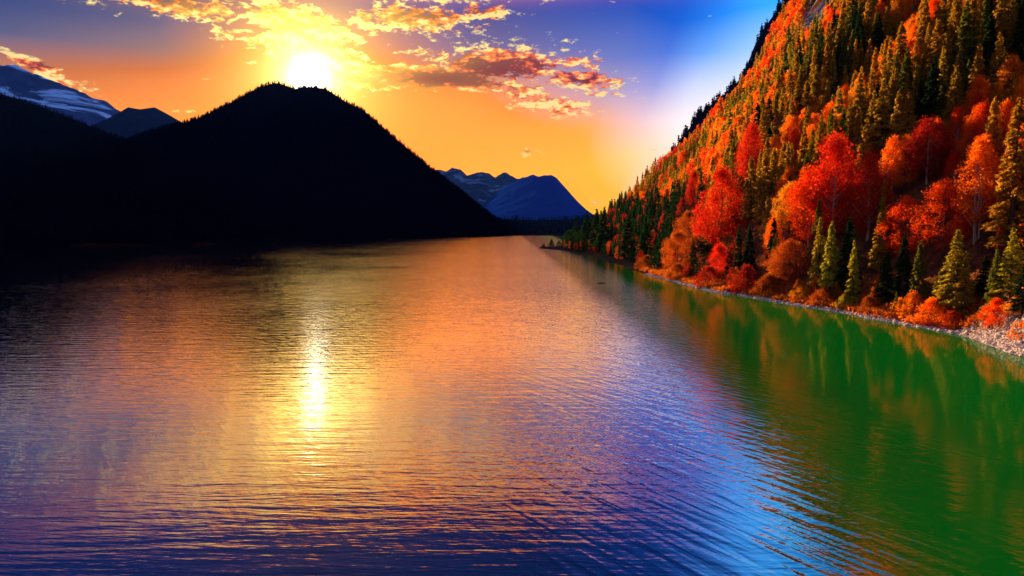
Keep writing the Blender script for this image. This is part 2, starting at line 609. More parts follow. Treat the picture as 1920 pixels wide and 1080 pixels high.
def mountain(name, pts, D, front, back, mat, base=-6, rough=0.05, feat=400.0, nx=260, ny=120, pf=1.15, seed=1, ridge=False, ridge_amp=0.0, extend=600, skew=0.0):
    """a range whose crest passes the given sight lines at depth D and which falls away towards and from the camera"""
    xs, zs = [], []
    for px, py in pts:
        d = ray(px, py)
        k = D / d.y
        xs.append(d.x * k)
        zs.append(CAM_H + d.z * k)
    xs, zs = np.array(xs), np.array(zs)
    X = np.linspace(xs[0] - extend, xs[-1] + extend, nx)
    Y = np.concatenate([np.linspace(D - front, D, int(ny * 0.7), endpoint=False), np.linspace(D, D + back, ny - int(ny * 0.7))])

    def height(x, y, detail=True):
        x = np.asarray(x, float)
        y = np.asarray(y, float)
        cx = x + skew * (D - y)
        Z = np.interp(cx, xs, zs, left=zs[0], right=zs[-1]) - base
        Z = Z * np.clip(1 - (xs[0] - cx) / max(extend, 1), 0, 1) * np.clip(1 - (cx - xs[-1]) / max(extend, 1), 0, 1)
        tf = np.clip((D - y) / front, 0, 1)
        tb = np.clip((y - D) / back, 0, 1)
        s = (1 - tf) ** pf * (1 - tb) ** 1.2
        n = fbm(x / feat, y / feat, seed, 6, 0.52, ridge) - (0.62 if ridge else 0.5)
        side = np.clip(tf * 5, 0, 1) + np.clip(tb * 5, 0, 1)
        z = Z * s + n * rough * Z.max() * 2 * side * np.clip(s * 3, 0, 1)
        if ridge_amp:
            z = z + (fbm(x / (feat * 0.22), y / (feat * 0.22), seed + 9, 4, 0.6, True) - 0.6) * ridge_amp * np.clip(s * 3, 0, 1)
        return z + base

    XX, YY = np.meshgrid(X, Y, indexing='ij')
    ZZ = height(XX, YY)
    me = mesh_from(name, np.stack([XX, YY, ZZ], -1).reshape(-1, 3), grid_faces(len(X), len(Y)), mat, True)
    MTN[name] = height
    return tag(link(name, me), kind='structure')


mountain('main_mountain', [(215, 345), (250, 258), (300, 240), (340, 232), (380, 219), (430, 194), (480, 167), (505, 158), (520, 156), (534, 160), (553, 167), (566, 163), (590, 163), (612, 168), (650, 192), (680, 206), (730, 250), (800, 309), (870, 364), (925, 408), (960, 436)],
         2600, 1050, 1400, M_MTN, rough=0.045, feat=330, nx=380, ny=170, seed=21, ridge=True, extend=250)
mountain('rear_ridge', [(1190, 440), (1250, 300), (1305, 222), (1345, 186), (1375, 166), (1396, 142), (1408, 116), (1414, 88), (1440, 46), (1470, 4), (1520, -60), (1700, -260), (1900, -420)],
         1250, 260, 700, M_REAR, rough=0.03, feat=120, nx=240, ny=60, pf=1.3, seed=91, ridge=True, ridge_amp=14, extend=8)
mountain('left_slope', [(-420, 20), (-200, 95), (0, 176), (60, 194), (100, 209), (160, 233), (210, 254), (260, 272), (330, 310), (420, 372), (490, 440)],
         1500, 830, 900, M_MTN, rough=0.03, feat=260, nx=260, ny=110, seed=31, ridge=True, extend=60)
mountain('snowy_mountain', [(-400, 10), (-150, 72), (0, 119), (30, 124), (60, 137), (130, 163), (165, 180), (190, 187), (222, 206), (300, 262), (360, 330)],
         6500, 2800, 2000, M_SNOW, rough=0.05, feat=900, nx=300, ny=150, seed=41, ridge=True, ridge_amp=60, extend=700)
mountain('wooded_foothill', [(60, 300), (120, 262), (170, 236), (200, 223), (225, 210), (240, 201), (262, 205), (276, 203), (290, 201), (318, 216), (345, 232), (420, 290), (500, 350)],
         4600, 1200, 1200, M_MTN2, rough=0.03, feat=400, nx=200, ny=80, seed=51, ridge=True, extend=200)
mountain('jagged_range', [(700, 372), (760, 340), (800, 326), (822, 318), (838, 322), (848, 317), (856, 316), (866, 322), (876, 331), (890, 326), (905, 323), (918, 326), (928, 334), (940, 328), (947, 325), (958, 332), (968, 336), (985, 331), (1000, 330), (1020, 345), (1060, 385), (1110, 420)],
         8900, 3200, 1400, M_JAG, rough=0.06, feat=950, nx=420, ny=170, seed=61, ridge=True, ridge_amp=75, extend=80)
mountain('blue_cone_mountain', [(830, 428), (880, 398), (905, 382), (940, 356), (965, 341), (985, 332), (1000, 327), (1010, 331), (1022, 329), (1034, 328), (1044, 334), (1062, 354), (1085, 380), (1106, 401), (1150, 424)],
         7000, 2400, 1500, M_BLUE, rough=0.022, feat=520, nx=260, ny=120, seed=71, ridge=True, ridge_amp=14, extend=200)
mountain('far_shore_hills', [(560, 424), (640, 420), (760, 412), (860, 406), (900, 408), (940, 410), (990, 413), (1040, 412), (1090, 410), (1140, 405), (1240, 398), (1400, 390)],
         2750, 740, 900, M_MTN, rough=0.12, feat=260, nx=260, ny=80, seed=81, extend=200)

# the ground below and beyond everything, out to the horizon
m, t, out = material('valley_ground')
p = geo_pos(t)
matte(t, out, t.mix(t.noise(p, 0.003, 5), (0.001, 0.001, 0.001), (0.003, 0.003, 0.003)))
rad, seg = np.array([0, 600, 2500, 5000, 9600], float), 64
vv = []
for r in rad:
    for k in range(seg):
        a = 2 * pi * k / seg
        vv.append((r * cos(a), 900 + r * sin(a), -9.0))
me = mesh_from('ground', np.array(vv), grid_faces(len(rad), seg), m)
tag(link('ground', me), kind='structure')

# ------------------------------------------------------------------ lake water
m, t, out = material('lake_water')
p = geo_pos(t)
wx, wy, wz = t.sep(p)
# wind swells and ripples, crests roughly across the view; a second set runs along the right shore
ang = radians(24)


def rip(sxk, syk, rot, detail, rough, seed, dist=0.0):
    c_, s_ = cos(rot), sin(rot)
    u = t.m('ADD', t.m('MULTIPLY', wx, c_ * sxk), t.m('MULTIPLY', wy, s_ * sxk))
    v = t.m('ADD', t.m('MULTIPLY', wx, -s_ * syk), t.m('MULTIPLY', wy, c_ * syk))
    return t.noise(t.vec(u, v, seed), 1.0, detail, rough, dist)


w1 = rip(0.11, 0.80, radians(2), 3.0, 0.5, 1.0, 0.3)
w2 = rip(0.28, 1.9, radians(-7), 2.5, 0.55, 4.0, 0.2)
w3 = rip(0.16, 1.0, radians(-58), 1.5, 0.5, 8.0, 0.3)
w4 = rip(1.6, 4.2, radians(10), 2.0, 0.5, 12.0)
big = t.noise(p, 0.012, 3, 0.5, 0.5)
calm_r = t.mapr(t.m('SUBTRACT', wx, t.m('MULTIPLY', wy, 0.04)), 18, 42, 1.0, 0.12, smooth=True)
amp = t.m('MULTIPLY', t.mapr(big, 0.3, 0.7, 0.75, 1.25), calm_r)
h = t.m('ADD', t.m('MULTIPLY', w1, 0.25), t.m('MULTIPLY', w2, 0.105))
h = t.m('ADD', h, t.m('MULTIPLY', w4, 0.018))
right = t.mapr(wx, -6, 14, 0.25, 1.0, smooth=True)
h = t.m('ADD', h, t.m('MULTIPLY', t.m('MULTIPLY', w3, 0.42), right))
h = t.m('MULTIPLY', t.m('MULTIPLY', h, amp), t.m('ADD', t.mapr(wy, 48, 135, 0.15, 0.25), t.m('MULTIPLY', t.mapr(wy, 130, 230, 0.0, 0.27), t.mapr(t.m('ADD', t.m('ADD', wx, t.m('MULTIPLY', wy, 0.33)), t.m('MULTIPLY', t.noise(p, 0.02, 3), 60)), 5, 50, smooth=True))))
nrm = bump(t, h, 1.0, 1.0)
# shallow green water over the bank on the right, deep blue in the middle
gm = t.mapr(t.m('ADD', t.m('SUBTRACT', wx, t.m('MULTIPLY', wy, 0.03)), t.m('MULTIPLY', t.noise(p, 0.03, 3), 5)), 13, 28, smooth=True)
gm2 = t.mapr(wx, 17, 29, smooth=True)
body = t.mix(gm, (0.001, 0.004, 0.016), (0.002, 0.115, 0.008))
dif = t.new('ShaderNodeBsdfDiffuse')
t.put(dif.inputs[0], body)
gls = t.new('ShaderNodeBsdfGlossy')
gls.inputs['Color'].default_value = (1, 1, 1, 1)
gls.inputs['Roughness'].default_value = 0.05
t.put(gls.inputs['Normal'], nrm)
fr = t.new('ShaderNodeFresnel')
t.put(fr.inputs[0], t.mapr(gm2, 0, 1, 2.4, 1.12))
t.put(fr.inputs['Normal'], nrm)
fac = t.m('MULTIPLY', fr.outputs[0], t.mapr(gm2, 0, 1, 1.9, 1.0), clamp=True)
mxs = t.new('ShaderNodeMixShader')
t.put(mxs.inputs[0], fac)
t.l.new(dif.outputs[0], mxs.inputs[1])
t.l.new(gls.outputs[0], mxs.inputs[2])
t.l.new(mxs.outputs[0], out.inputs[0])
M_WATER = m
nx_, ny_ = 13, 13
X = np.linspace(-2600, 900, nx_)
Y = np.linspace(-260, 2500, ny_)
XX, YY = np.meshgrid(X, Y, indexing='ij')
me = mesh_from('lake', np.stack([XX, YY, 0 * XX], -1).reshape(-1, 3), grid_faces(nx_, ny_), M_WATER)
tag(link('lake', me), kind='structure')


# ------------------------------------------------------------------ plants
def tri_cloud(cen, ax, wid, length, width):
    """thin leaf triangles: centre, direction, sideways direction"""
    a = cen - ax * (length * 0.5)[:, None]
    tip = cen + ax * (length * 0.5)[:, None]
    b = a + wid * (width * 0.5)[:, None]
    c = a - wid * (width * 0.5)[:, None]
    v = np.stack([b, c, tip], 1).reshape(-1, 3)
    return v


def unit(v):
    return v / np.maximum(np.linalg.norm(v, axis=1, keepdims=True), 1e-9)


def spruce_leaves(rng, n, size, R=0.17, droop=0.35, ragged=0.25, bare=0.06):
    """leaf triangles of a conifer crown of unit height"""
    nb = 26
    br_t = np.sort(rng.random(nb * 7) ** 0.85)
    br_t = bare + (1 - bare) * br_t * 0.985
    br_a = rng.random(len(br_t)) * 2 * pi
    prof = (1 - br_t) ** 0.82 * (1 - 0.25 * np.exp(-((br_t - bare) / 0.06) ** 2))
    br_r = R * prof * (1 - ragged + 2 * ragged * rng.random(len(br_t))) + 0.008
    w = br_r * (0.4 + br_r)
    k = rng.choice(len(br_t), n, p=w / w.sum())
    s = 0.25 + 0.75 * rng.random(n) ** 0.6
    r = br_r[k] * s
    a = br_a[k] + rng.normal(0, 1, n) * 0.16 * (0.3 + 0.7 * s)
    z = br_t[k] - droop * r * (0.3 + s) + rng.normal(0, 0.006, n) + 0.02 * s ** 3
    cen = np.stack([r * np.cos(a), r * np.sin(a), z], 1)
    ax = np.stack([np.cos(a), np.sin(a), -0.25 + 0 * a], 1) + rng.normal(0, 0.45, (n, 3))
    ax = unit(ax)
    wid = unit(np.cross(ax, rng.normal(0, 1, (n, 3)) + np.array([0, 0, 1.2])))
    L = size * (0.7 + 0.8 * rng.random(n))
    return tri_cloud(cen, ax, wid, L, L * 0.42)


def broad_leaves(rng, n, size, R=0.27, z0=0.16, top=1.0, clumps=70, pointed=0.6, clump_r=0.075):
    """leaf triangles of a leafy crown of unit height: many small uneven clumps"""
    ct = rng.random(clumps * 3) ** 0.9
    ca = rng.random(len(ct)) * 2 * pi
    env = np.sin(np.clip(ct, 0, 1) ** pointed * pi) ** 0.62
    env = np.where(ct > 0.5, env * (1 - 0.15 * (ct - 0.5)), env)
    cr = R * env * (0.35 + 0.65 * rng.random(len(ct)) ** 0.45) * (0.8 + 0.35 * rng.random(len(ct)))
    cz = z0 + (top - z0) * ct * 0.97
    c0 = np.stack([cr * np.cos(ca), cr * np.sin(ca), cz], 1)
    rad = clump_r * (0.45 + 0.9 * rng.random(len(ct)))
    w = rad ** 2
    k = rng.choice(len(ct), n, p=w / w.sum())
    off = unit(rng.normal(0, 1, (n, 3))) * (rng.random(n) ** 0.5)[:, None] * rad[k][:, None]
    off[:, 2] *= 1.25
    cen = c0[k] + off
    ax = unit(rng.normal(0, 1, (n, 3)) + np.array([0, 0, 0.5]))
    wid = unit(np.cross(ax, rng.normal(0, 1, (n, 3))))
    L = size * (0.6 + 0.9 * rng.random(n))
    return tri_cloud(cen, ax, wid, L, L * 0.6)


def tube(p0, p1, r0, r1, seg=6):
    p0, p1 = Vector(p0), Vector(p1)
    d = (p1 - p0).normalized()
    q = d.to_track_quat('Z', 'Y')
    vs = []
    for pp, r in ((p0, r0), (p1, r1)):
        for k in range(seg):
            a = 2 * pi * k / seg
            vs.append(pp + q @ Vector((r * cos(a), r * sin(a), 0)))
    fs = [(k, (k + 1) % seg, seg + (k + 1) % seg, seg + k) for k in range(seg)]
    return vs, fs


def limbs(segs, seg=6):
    V, Fq = [], []
    for s in segs:
        v, f = tube(*s, seg=seg)
        b = len(V)
        V += [tuple(x) for x in v]
        Fq += [tuple(i + b for i in q) for q in f]
    return np.array(V), np.array(Fq)


def trunk_segments(rng, h, r, kind, spread=0.2):
    """tapered, slightly crooked trunk with limbs, unit height crown scale h"""
    segs = []
    pts = [Vector((0, 0, -0.06 * h))]
    n = 7
    for i in range(1, n + 1):
        tt = i / n
        pts.append(Vector((rng.normal(0, 0.006) * h, rng.normal(0, 0.006) * h, tt * h * (0.96 if kind == 'spruce' else 0.85))))
    for i in range(n):
        segs.append((pts[i], pts[i + 1], r * (1 - i / n) + 0.002 * h, r * (1 - (i + 1) / n) + 0.0015 * h))
    nl = 16 if kind == 'spruce' else 20
    for k in range(nl):
        tt = 0.12 + 0.78 * k / nl
        a = k * 2.4 + rng.random()
        i = min(int(tt * n), n - 1)
        base = pts[i].lerp(pts[i + 1], tt * n - i)
        if kind == 'spruce':
            L = 0.15 * h * (1 - tt) + 0.01 * h
            end = base + Vector((cos(a) * L, sin(a) * L, -0.25 * L))
        else:
            L = spread * h * (1 - 0.55 * tt) * (0.8 + 0.4 * rng.random())
            end = base + Vector((cos(a) * L * 0.75, sin(a) * L * 0.75, L * 0.85))
        rr = r * (1 - tt) * 0.38 + 0.001 * h
        segs.append((base, end, rr, rr * 0.25))
    return segs


TRI = lambda v: np.arange(len(v)).reshape(-1, 3)
PROTO = {}


def add_proto(key, kind, n, size, crown_h, n_var=3, **kw):
    """meshes of a tree of height 1 (scaled per object)"""
    lst = []
    for v in range(n_var):
        rng = np.random.default_rng(hash((len(PROTO), v)) % 1000 + 5)
        fn = spruce_leaves if kind == 'spruce' else broad_leaves
        vs = fn(rng, n, size, **kw)
        cm = mesh_from('crown', vs, TRI(vs), M_LEAF)
        tv, tf = limbs(trunk_segments(rng, 1.0, 0.016, kind, 0.26 if kind != 'spruce' else 0.2), 7)
        tm = mesh_from('trunk', tv, tf, M_PALE_BARK if key in ('column', 'larch') else M_BARK, True)
        lst.append((cm, tm))
    PROTO[key] = lst


add_proto('spruce', 'spruce', 9500, 0.027, 1, R=0.165, ragged=0.28)
add_proto('slim_spruce', 'spruce', 5500, 0.028, 1, R=0.115, ragged=0.3)
add_proto('broad', 'broad', 17000, 0.0145, 1, R=0.25, z0=0.10, clumps=60)
add_proto('column', 'broad', 14000, 0.014, 1, R=0.17, z0=0.10, clumps=55, pointed=0.75)
add_proto('round', 'broad', 17000, 0.016, 1, R=0.36, z0=0.12, clumps=70, pointed=0.8)
add_proto('larch', 'broad', 6500, 0.017, 1, R=0.19, z0=0.22, clumps=50, pointed=0.8, clump_r=0.06)
add_proto('shrub', 'broad', 6500, 0.04, 1, R=0.62, z0=-0.05, clumps=34, pointed=0.42, clump_r=0.13)

TINT = {
    'scarlet': (0.80, 0.022, 0.004), 'red': (0.62, 0.016, 0.004), 'crimson': (0.34, 0.010, 0.005),
    'orange': (0.88, 0.16, 0.006), 'red orange': (0.88, 0.07, 0.004), 'amber': (0.75, 0.24, 0.010),
    'rust': (0.42, 0.080, 0.008), 'olive': (0.44, 0.24, 0.016), 'golden green': (0.42, 0.31, 0.018),
    'green': (0.15, 0.15, 0.012), 'dark green': (0.016, 0.042, 0.010),
}
BIG = {}


def jit(c, k=0.12):
    f = 1 + random.uniform(-k, k) * 1.5
    return (min(c[0] * f * (1 + random.uniform(-k, k)), .95), min(c[1] * f * (1 + random.uniform(-k, k)), .95), c[2] * f, 1.0)


N_TREE = [0]


def make_tree(shape, tint, x, y, z, h, wscale, label, cat, group, name=None, twin=False):
    """tree > trunk, crown"""
    var = random.randrange(len(PROTO[shape]))
    cm, tm = PROTO[shape][var]
    nm = name or {'spruce': 'spruce_tree', 'slim_spruce': 'spruce_tree', 'broad': 'autumn_tree', 'column': 'autumn_tree', 'round': 'autumn_tree', 'larch': 'larch_tree', 'shrub': 'shrub'}[shape]
    root = bpy.data.objects.new(nm, None)
    COL.objects.link(root)
    root.location = (x, y, z)
    root.rotation_euler = (0, 0, random.random() * 2 * pi)
    tag(root, label, cat, group)
    col = jit(TINT[tint])
    c = link('crown', cm, root)
    c.scale = (h * wscale, h * wscale, h)
    c.color = col
    if twin:
        segs = []
        for ox in (-0.02, 0.02):
            pts = [Vector((ox * (1 + i * 0.15), ox * 0.5, -0.05 + i * 0.2)) for i in range(6)]
            segs += [(pts[i], pts[i + 1], 0.009 * (1 - i / 7), 0.009 * (1 - (i + 1) / 7)) for i in range(5)]
        v, f = limbs(segs + trunk_segments(np.random.default_rng(3), 1.0, 0.009, 'broad', 0.2))
        tm = mesh_from('pale_trunk', v, f, M_PALE_BARK, True)
    s = link('stem' if shape == 'shrub' else 'trunk', tm, root)
    s.scale = (h, h, h) if shape != 'shrub' else (h * 1.5, h * 1.5, h * 0.9)
    return root


# trees one can point to in the photograph: shape, tint, px, base py, top py, width px, label
HERO = [
    ('broad', 'scarlet', 1352, 468, 318, 92, 'tall egg-shaped scarlet tree standing alone among olive spruces at mid slope'),
    ('column', 'scarlet', 1562, 455, 256, 84, 'tallest scarlet column tree behind the green shore spruces'),
    ('column', 'red orange', 1516, 462, 318, 74, 'orange-red tree leaning against the left of the tallest scarlet column'),
    ('column', 'red', 1626, 450, 284, 52, 'narrow red tree just right of the tallest scarlet column'),
    ('slim_spruce', 'red orange', 1664, 455, 334, 36, 'small pointed orange-red tree between the narrow red tree and the orange pair'),
    ('round', 'red orange', 1768, 480, 342, 108, 'broad round orange-red tree, the upper one of the orange pair'),
    ('round', 'red orange', 1696, 488, 372, 92, 'broad orange-red tree, the lower left one of the orange pair'),
    ('column', 'crimson', 1738, 345, 222, 68, 'crimson cone-shaped tree in front of the dark gap on the upper slope'),
    ('larch', 'orange', 1830, 452, 262, 74, 'orange larch with pale twin trunks beside the tall golden spruce'),
    ('spruce', 'olive', 1897, 470, 178, 92, 'tallest golden green spruce at the right edge of the picture'),
    ('spruce', 'olive', 1858, 350, 178, 50, 'slender golden spruce rising behind the orange larch with pale trunks'),
    ('spruce', 'golden green', 1534, 545, 408, 40, 'golden green spruce, left one of the close shore trio'),
    ('spruce', 'golden green', 1556, 555, 412, 44, 'golden green spruce, front one of the close shore trio'),
    ('spruce', 'dark green', 1590, 550, 404, 50, 'dark green spruce, right one of the close shore trio'),
    ('slim_spruce', 'golden green', 1598, 572, 452, 30, 'thin low spruce on the bank in front of the shore trio'),
    ('spruce', 'olive', 1646, 510, 400, 36, 'olive spruce between the shore trio and the orange pair'),
    ('spruce', 'dark green', 1692, 565, 438, 44, 'dark green spruce in deep shade below the orange pair'),
    ('spruce', 'green', 1722, 575, 448, 40, 'green spruce, second from left of the shaded shore spruces'),
    ('spruce', 'dark green', 1660, 572, 470, 40, 'small dark spruce at the left end of the shaded shore spruces'),
    ('spruce', 'golden green', 1790, 582, 432, 72, 'full yellow-green spruce above the bright orange shore bushes'),
    ('slim_spruce', 'olive', 1806, 596, 476, 34, 'thin amber-lit spruce in front of the full yellow-green spruce'),
    ('spruce', 'golden green', 1762, 578, 500, 38, 'short yellow-green spruce left of the full yellow-green spruce'),
    ('spruce', 'green', 1864, 588, 468, 42, 'green spruce standing above the pale stone embankment'),
    ('spruce', 'golden green', 1894, 560, 428, 60, 'yellow-green spruce behind the stone embankment at the right edge'),
    ('spruce', 'dark green', 1846, 560, 480, 44, 'dark spruce in the gap left of the green embankment spruce'),
    ('slim_spruce', 'golden green', 1452, 530, 438, 24, 'narrow pointed spruce standing in rust red shore brush'),
    ('slim_spruce', 'orange', 1874, 480, 418, 26, 'small orange pointed tree below the tallest golden green spruce'),
    ('spruce', 'dark green', 1916, 590, 500, 50, 'dark spruce cut off by the right edge above the embankment'),
    ('round', 'amber', 1480, 440, 345, 66, 'amber round tree left of the orange-red leaning tree'),
    ('spruce', 'olive', 1505, 375, 238, 42, 'tall olive spruce above the amber round tree'),
    ('spruce', 'olive', 1432, 420, 282, 46, 'olive spruce right behind the lone scarlet tree'),
    ('spruce', 'olive', 1406, 415, 290, 40, 'olive spruce close to the right flank of the lone scarlet tree'),
    ('spruce', 'olive', 1652, 290, 148, 50, 'big olive spruce on the upper slope above the narrow red tree'),
    ('spruce', 'olive', 1700, 290, 172, 46, 'olive spruce right of the big one on the upper slope'),
    ('column', 'red', 1408, 360, 232, 46, 'red column tree high behind the olive pair near the lone scarlet tree'),
    ('column', 'red', 1300, 400, 320, 24, 'thin red tree left of the lone scarlet tree'),
    ('slim_spruce', 'dark green', 1478, 420, 330, 30, 'dark pointed spruce behind the amber round tree'),
    ('round', 'rust', 1480, 535, 452, 84, 'rust brown bushy tree by the water right of the narrow pointed spruce'),
    ('round', 'rust', 1270, 510, 436, 66, 'rust brown round tree low at the shaded foot of the slope'),
    ('column', 'red', 1348, 520, 458, 34, 'small red leaning tree below the lone scarlet tree'),
    ('round', 'rust', 1290, 470, 398, 56, 'rusty round tree just left of the foot of the lone scarlet tree'),
    ('spruce', 'dark green', 1210, 490, 412, 40, 'dark spruce at the shaded left foot of the hillside'),
    ('spruce', 'dark green', 1178, 485, 405, 40, 'black-green spruce where the slope meets the point'),
    ('spruce', 'dark green', 1080, 463, 414, 30, 'dark spruce standing out on the neck of the wooded point'),
    ('spruce', 'dark green', 1100, 465, 396, 34, 'tall black-green spruce just inland of the wooded point'),
    ('spruce', 'dark green', 1118, 468, 392, 34, 'black-green spruce between the wooded point and the hillside foot'),
    ('round', 'dark green', 1068, 462, 432, 26, 'rounded dark tree at the base of the wooded point'),
    ('spruce', 'dark green', 1132, 472, 394, 40, 'dark spruce at the far left foot of the hillside'),
]
hero_xy = []
for shape, tint, px, by, ty, wpx, label in HERO:
    hit = ground_hit(px, by)
    if hit is None:
        continue
    x, y, z = hit
    dd = x - float(shore_x(y))
    if dd < 3.5:
        x += 3.5 - dd
        z = float(hill_h(x, y))
    d = ray(px, ty)
    top = CAM_H + d.z / d.y * y
    h = top - z
    R0 = {'spruce': 0.165, 'slim_spruce': 0.115, 'broad': 0.25, 'column': 0.17, 'round': 0.36, 'larch': 0.19, 'shrub': 0.62}[shape]
    width = wpx / F * y
    ws = width / (2.0 * R0 * h)
    make_tree(shape, tint, x, y, z, h, ws, label, 'tree', 'landmark trees on the hillside', twin=(shape == 'larch'))
    hero_xy.append((x, y, width / 2, h))
HX = np.array(hero_xy)

# shrubs on the bank
SHRUB = [
    ('orange', 1712, 590, 548, 60, 'bright orange bush at the left end of the shore bushes below the yellow-green spruce'),
    ('orange', 1748, 604, 562, 66, 'large orange bush in front of the short yellow-green spruce'),
    ('red orange', 1786, 614, 584, 56, 'low orange-red bush beneath the thin amber-lit spruce'),
    ('rust', 1826, 624, 588, 60, 'rust bush beside the foot of the stone embankment'),
    ('red orange', 1868, 608, 562, 62, 'fiery orange bush on the crest of the stone embankment'),
    ('amber', 1905, 588, 556, 50, 'amber bush at the right edge on the stone embankment'),
    ('amber', 1688, 588, 560, 36, 'small amber bush at the edge of the shaded shore spruces'),
    ('rust', 1545, 570, 540, 52, 'rust bush under the left of the shore trio'),
    ('amber', 1504, 560, 536, 50, 'orange bush left of the shore trio above the pale stones'),
    ('rust', 1625, 588, 556, 50, 'rust bush right of the thin low bank spruce'),
    ('golden green', 1578, 580, 552, 34, 'greenish bush at the foot of the thin low bank spruce'),
    ('rust', 1440, 552, 516, 60, 'rust red bush at the foot of the narrow pointed spruce'),
    ('crimson', 1400, 545, 500, 66, 'dark crimson bush near the water below the lone scarlet tree'),
    ('crimson', 1330, 535, 500, 60, 'crimson bush by the shaded water left of the dark crimson one'),
    ('rust', 1270, 522, 494, 50, 'brown bush on the shaded bank'),
    ('rust', 1210, 505, 480, 44, 'small brown bush at the shaded left bank'),
]
for tint, px, by, ty, wpx, label in SHRUB:
    hit = ground_hit(px, by)
    if hit is None:
        continue
    x, y, z = hit
    dd = x - float(shore_x(y))
    if dd < 2.5:
        x += 2.5 - dd
        z = float(hill_h(x, y))
    d = ray(px, ty)
    h = max(1.2, CAM_H + d.z / d.y * y - z)
    ws = wpx / F * y / (1.24 * h)
    make_tree('shrub', tint, x, y, z - 0.1, h, ws, label, 'shrub', 'autumn shrubs along the right bank')

# the low point: silhouetted bushes
for k, (px, ty, wpx, label) in enumerate([
        (1019, 458, 10, 'low dark bush at the very tip of the wooded point'),
        (1034, 449, 12, 'upright dark bush second from the tip of the wooded point'),
        (1048, 452, 12, 'dark bush third from the tip of the wooded point'),
        (1060, 446, 14, 'taller dark bush where the wooded point widens')]):
    x = (px - 960) / F * 762
    y = 762.0
    z = float(hill_h(x, y))
    d = ray(px, ty)
    h = max(3.0, CAM_H + d.z / d.y * y - z)
    make_tree('shrub', 'dark green', x, y, z, h, wpx / F * y / (1.24 * h), label, 'shrub', 'silhouetted bushes on the wooded point')

# every other tree of the hillside
cand = []
gy = 96.0
while gy < 1010:
    step = 4.6 if gy < 300 else 5.6
    gx = 0.0
    while gx < 330:
        y = gy + random.uniform(-.48, .48) * step
        dsh = gx + random.uniform(-.48, .48) * step
        gx += step
        x = float(shore_x(y)) + dsh
        cand.append((x, y, dsh))
    gy += step
cand = np.array(cand)
z = hill_h(cand[:, 0], cand[:, 1])
wv = np.interp(cand[:, 1], FL_Y, FL_W)
u, v = project(cand[:, 0], cand[:, 1], z)
for rx, ry, rz, rr in ROCKS:
    rock_near = (cand[:, 0] - rx) ** 2 + ((cand[:, 1] - ry) * 0.7) ** 2 < (rr * 1.15) ** 2
    z = np.where(rock_near, -5.0, z)
rocks = (fbm(cand[:, 0] / 30, cand[:, 1] / 30, 77, 3) > 0.60) & (z > 120)
ok = (u > 1040) & (u < 2250) & (v > -420) & (cand[:, 2] > 3.8) & (z > 1.0) & ~rocks
ok &= ~((cand[:, 1] < 139) & (z < 12.5))          # bare stone embankment
ok &= ~((cand[:, 1] > 700) & (cand[:, 2] < wv - 4))
for hx, hy, hr, hh in hero_xy:
    d2 = np.hypot(cand[:, 0] - hx, (cand[:, 1] - hy))
    ok &= d2 > max(2.2, hr * 0.8)
    # keep the view of the landmark tree open: nothing tall right in front of it
    infront = (cand[:, 1] < hy) & (cand[:, 1] > hy - 26) & (np.abs(cand[:, 0] - hx * cand[:, 1] / hy) < hr * 0.8) & (z > 3)
    ok &= ~(infront & (hh > 9) & (RNG.random(len(ok)) < 0.85))
cand, z, u, v = cand[ok], z[ok], u[ok], v[ok]
n1 = fbm(cand[:, 0] / 22, cand[:, 1] / 30, 91, 3)
n2 = fbm(cand[:, 0] / 9, cand[:, 1] / 9, 97, 2)
trees = []
for i in range(len(cand)):
    x, y, dsh = cand[i]
    q = n1[i] * 0.65 + n2[i] * 0.35 + random.uniform(-.10, .10)
    far = u[i] < 1330
    if dsh < 14:
        tint = random.choice(['green', 'dark green', 'rust', 'rust', 'olive', 'amber'] if u[i] > 1420 else ['rust', 'crimson', 'dark green', 'dark green', 'dark green'])
    elif (u[i] < 1235 and v[i] > 392) or (u[i] < 1320 and dsh < 32):  # shade at the slope's foot put into the crowns as darker tints
        tint = random.choice(['dark green', 'dark green', 'dark green', 'crimson'])
    elif far:
        tint = 'orange' if q > 0.61 else 'rust' if q > 0.53 else 'olive' if q > 0.40 else 'green'
        if q > 0.66:
            tint = 'red'
    else:
        tint = ('red orange' if q > 0.62 else 'orange' if q > 0.535 else 'amber' if q > 0.51 else 'olive' if q > 0.37 else 'green' if q > 0.31 else 'dark green')
        if dsh < 45 and tint == 'red orange':
            tint = random.choice(['red', 'scarlet', 'red orange'])
    if tint in ('olive', 'green', 'dark green', 'golden green'):
        shape = random.choice(['spruce', 'spruce', 'slim_spruce'])
        h = random.uniform(12, 22)
    elif tint in ('amber', 'orange', 'red orange'):
        shape = random.choice(['broad', 'column', 'column', 'larch'])
        h = random.uniform(10, 17)
    else:
        shape = random.choice(['broad', 'column', 'round'])
        h = random.uniform(8, 14)
    if dsh < 14:
        h *= 0.5 + 0.03 * dsh
    if dsh < 9 and u[i] > 1400:
        h = min(h, 5.0)
    if 139 > y and z[i] < 22:
        h *= 0.5
    if u[i] < 1330:
        h *= 0.85
    show = h * F / y
    vis = (20 < v[i]) and u[i] < 1935
    trees.append([vis, show, shape, tint, x, y, z[i], h, u[i], v[i], dsh])
order = sorted(range(len(trees)), key=lambda i: (-int(trees[i][0]), -trees[i][1]))
N_IND = 300 - len(hero_xy)
ind, rest = order[:N_IND], order[N_IND:]
ORD = ['first', 'second', 'third', 'fourth', 'fifth', 'sixth', 'seventh', 'eighth', 'ninth', 'tenth', 'eleventh', 'twelfth', 'thirteenth', 'fourteenth', 'fifteenth', 'sixteenth', 'seventeenth', 'eighteenth', 'nineteenth', 'twentieth']


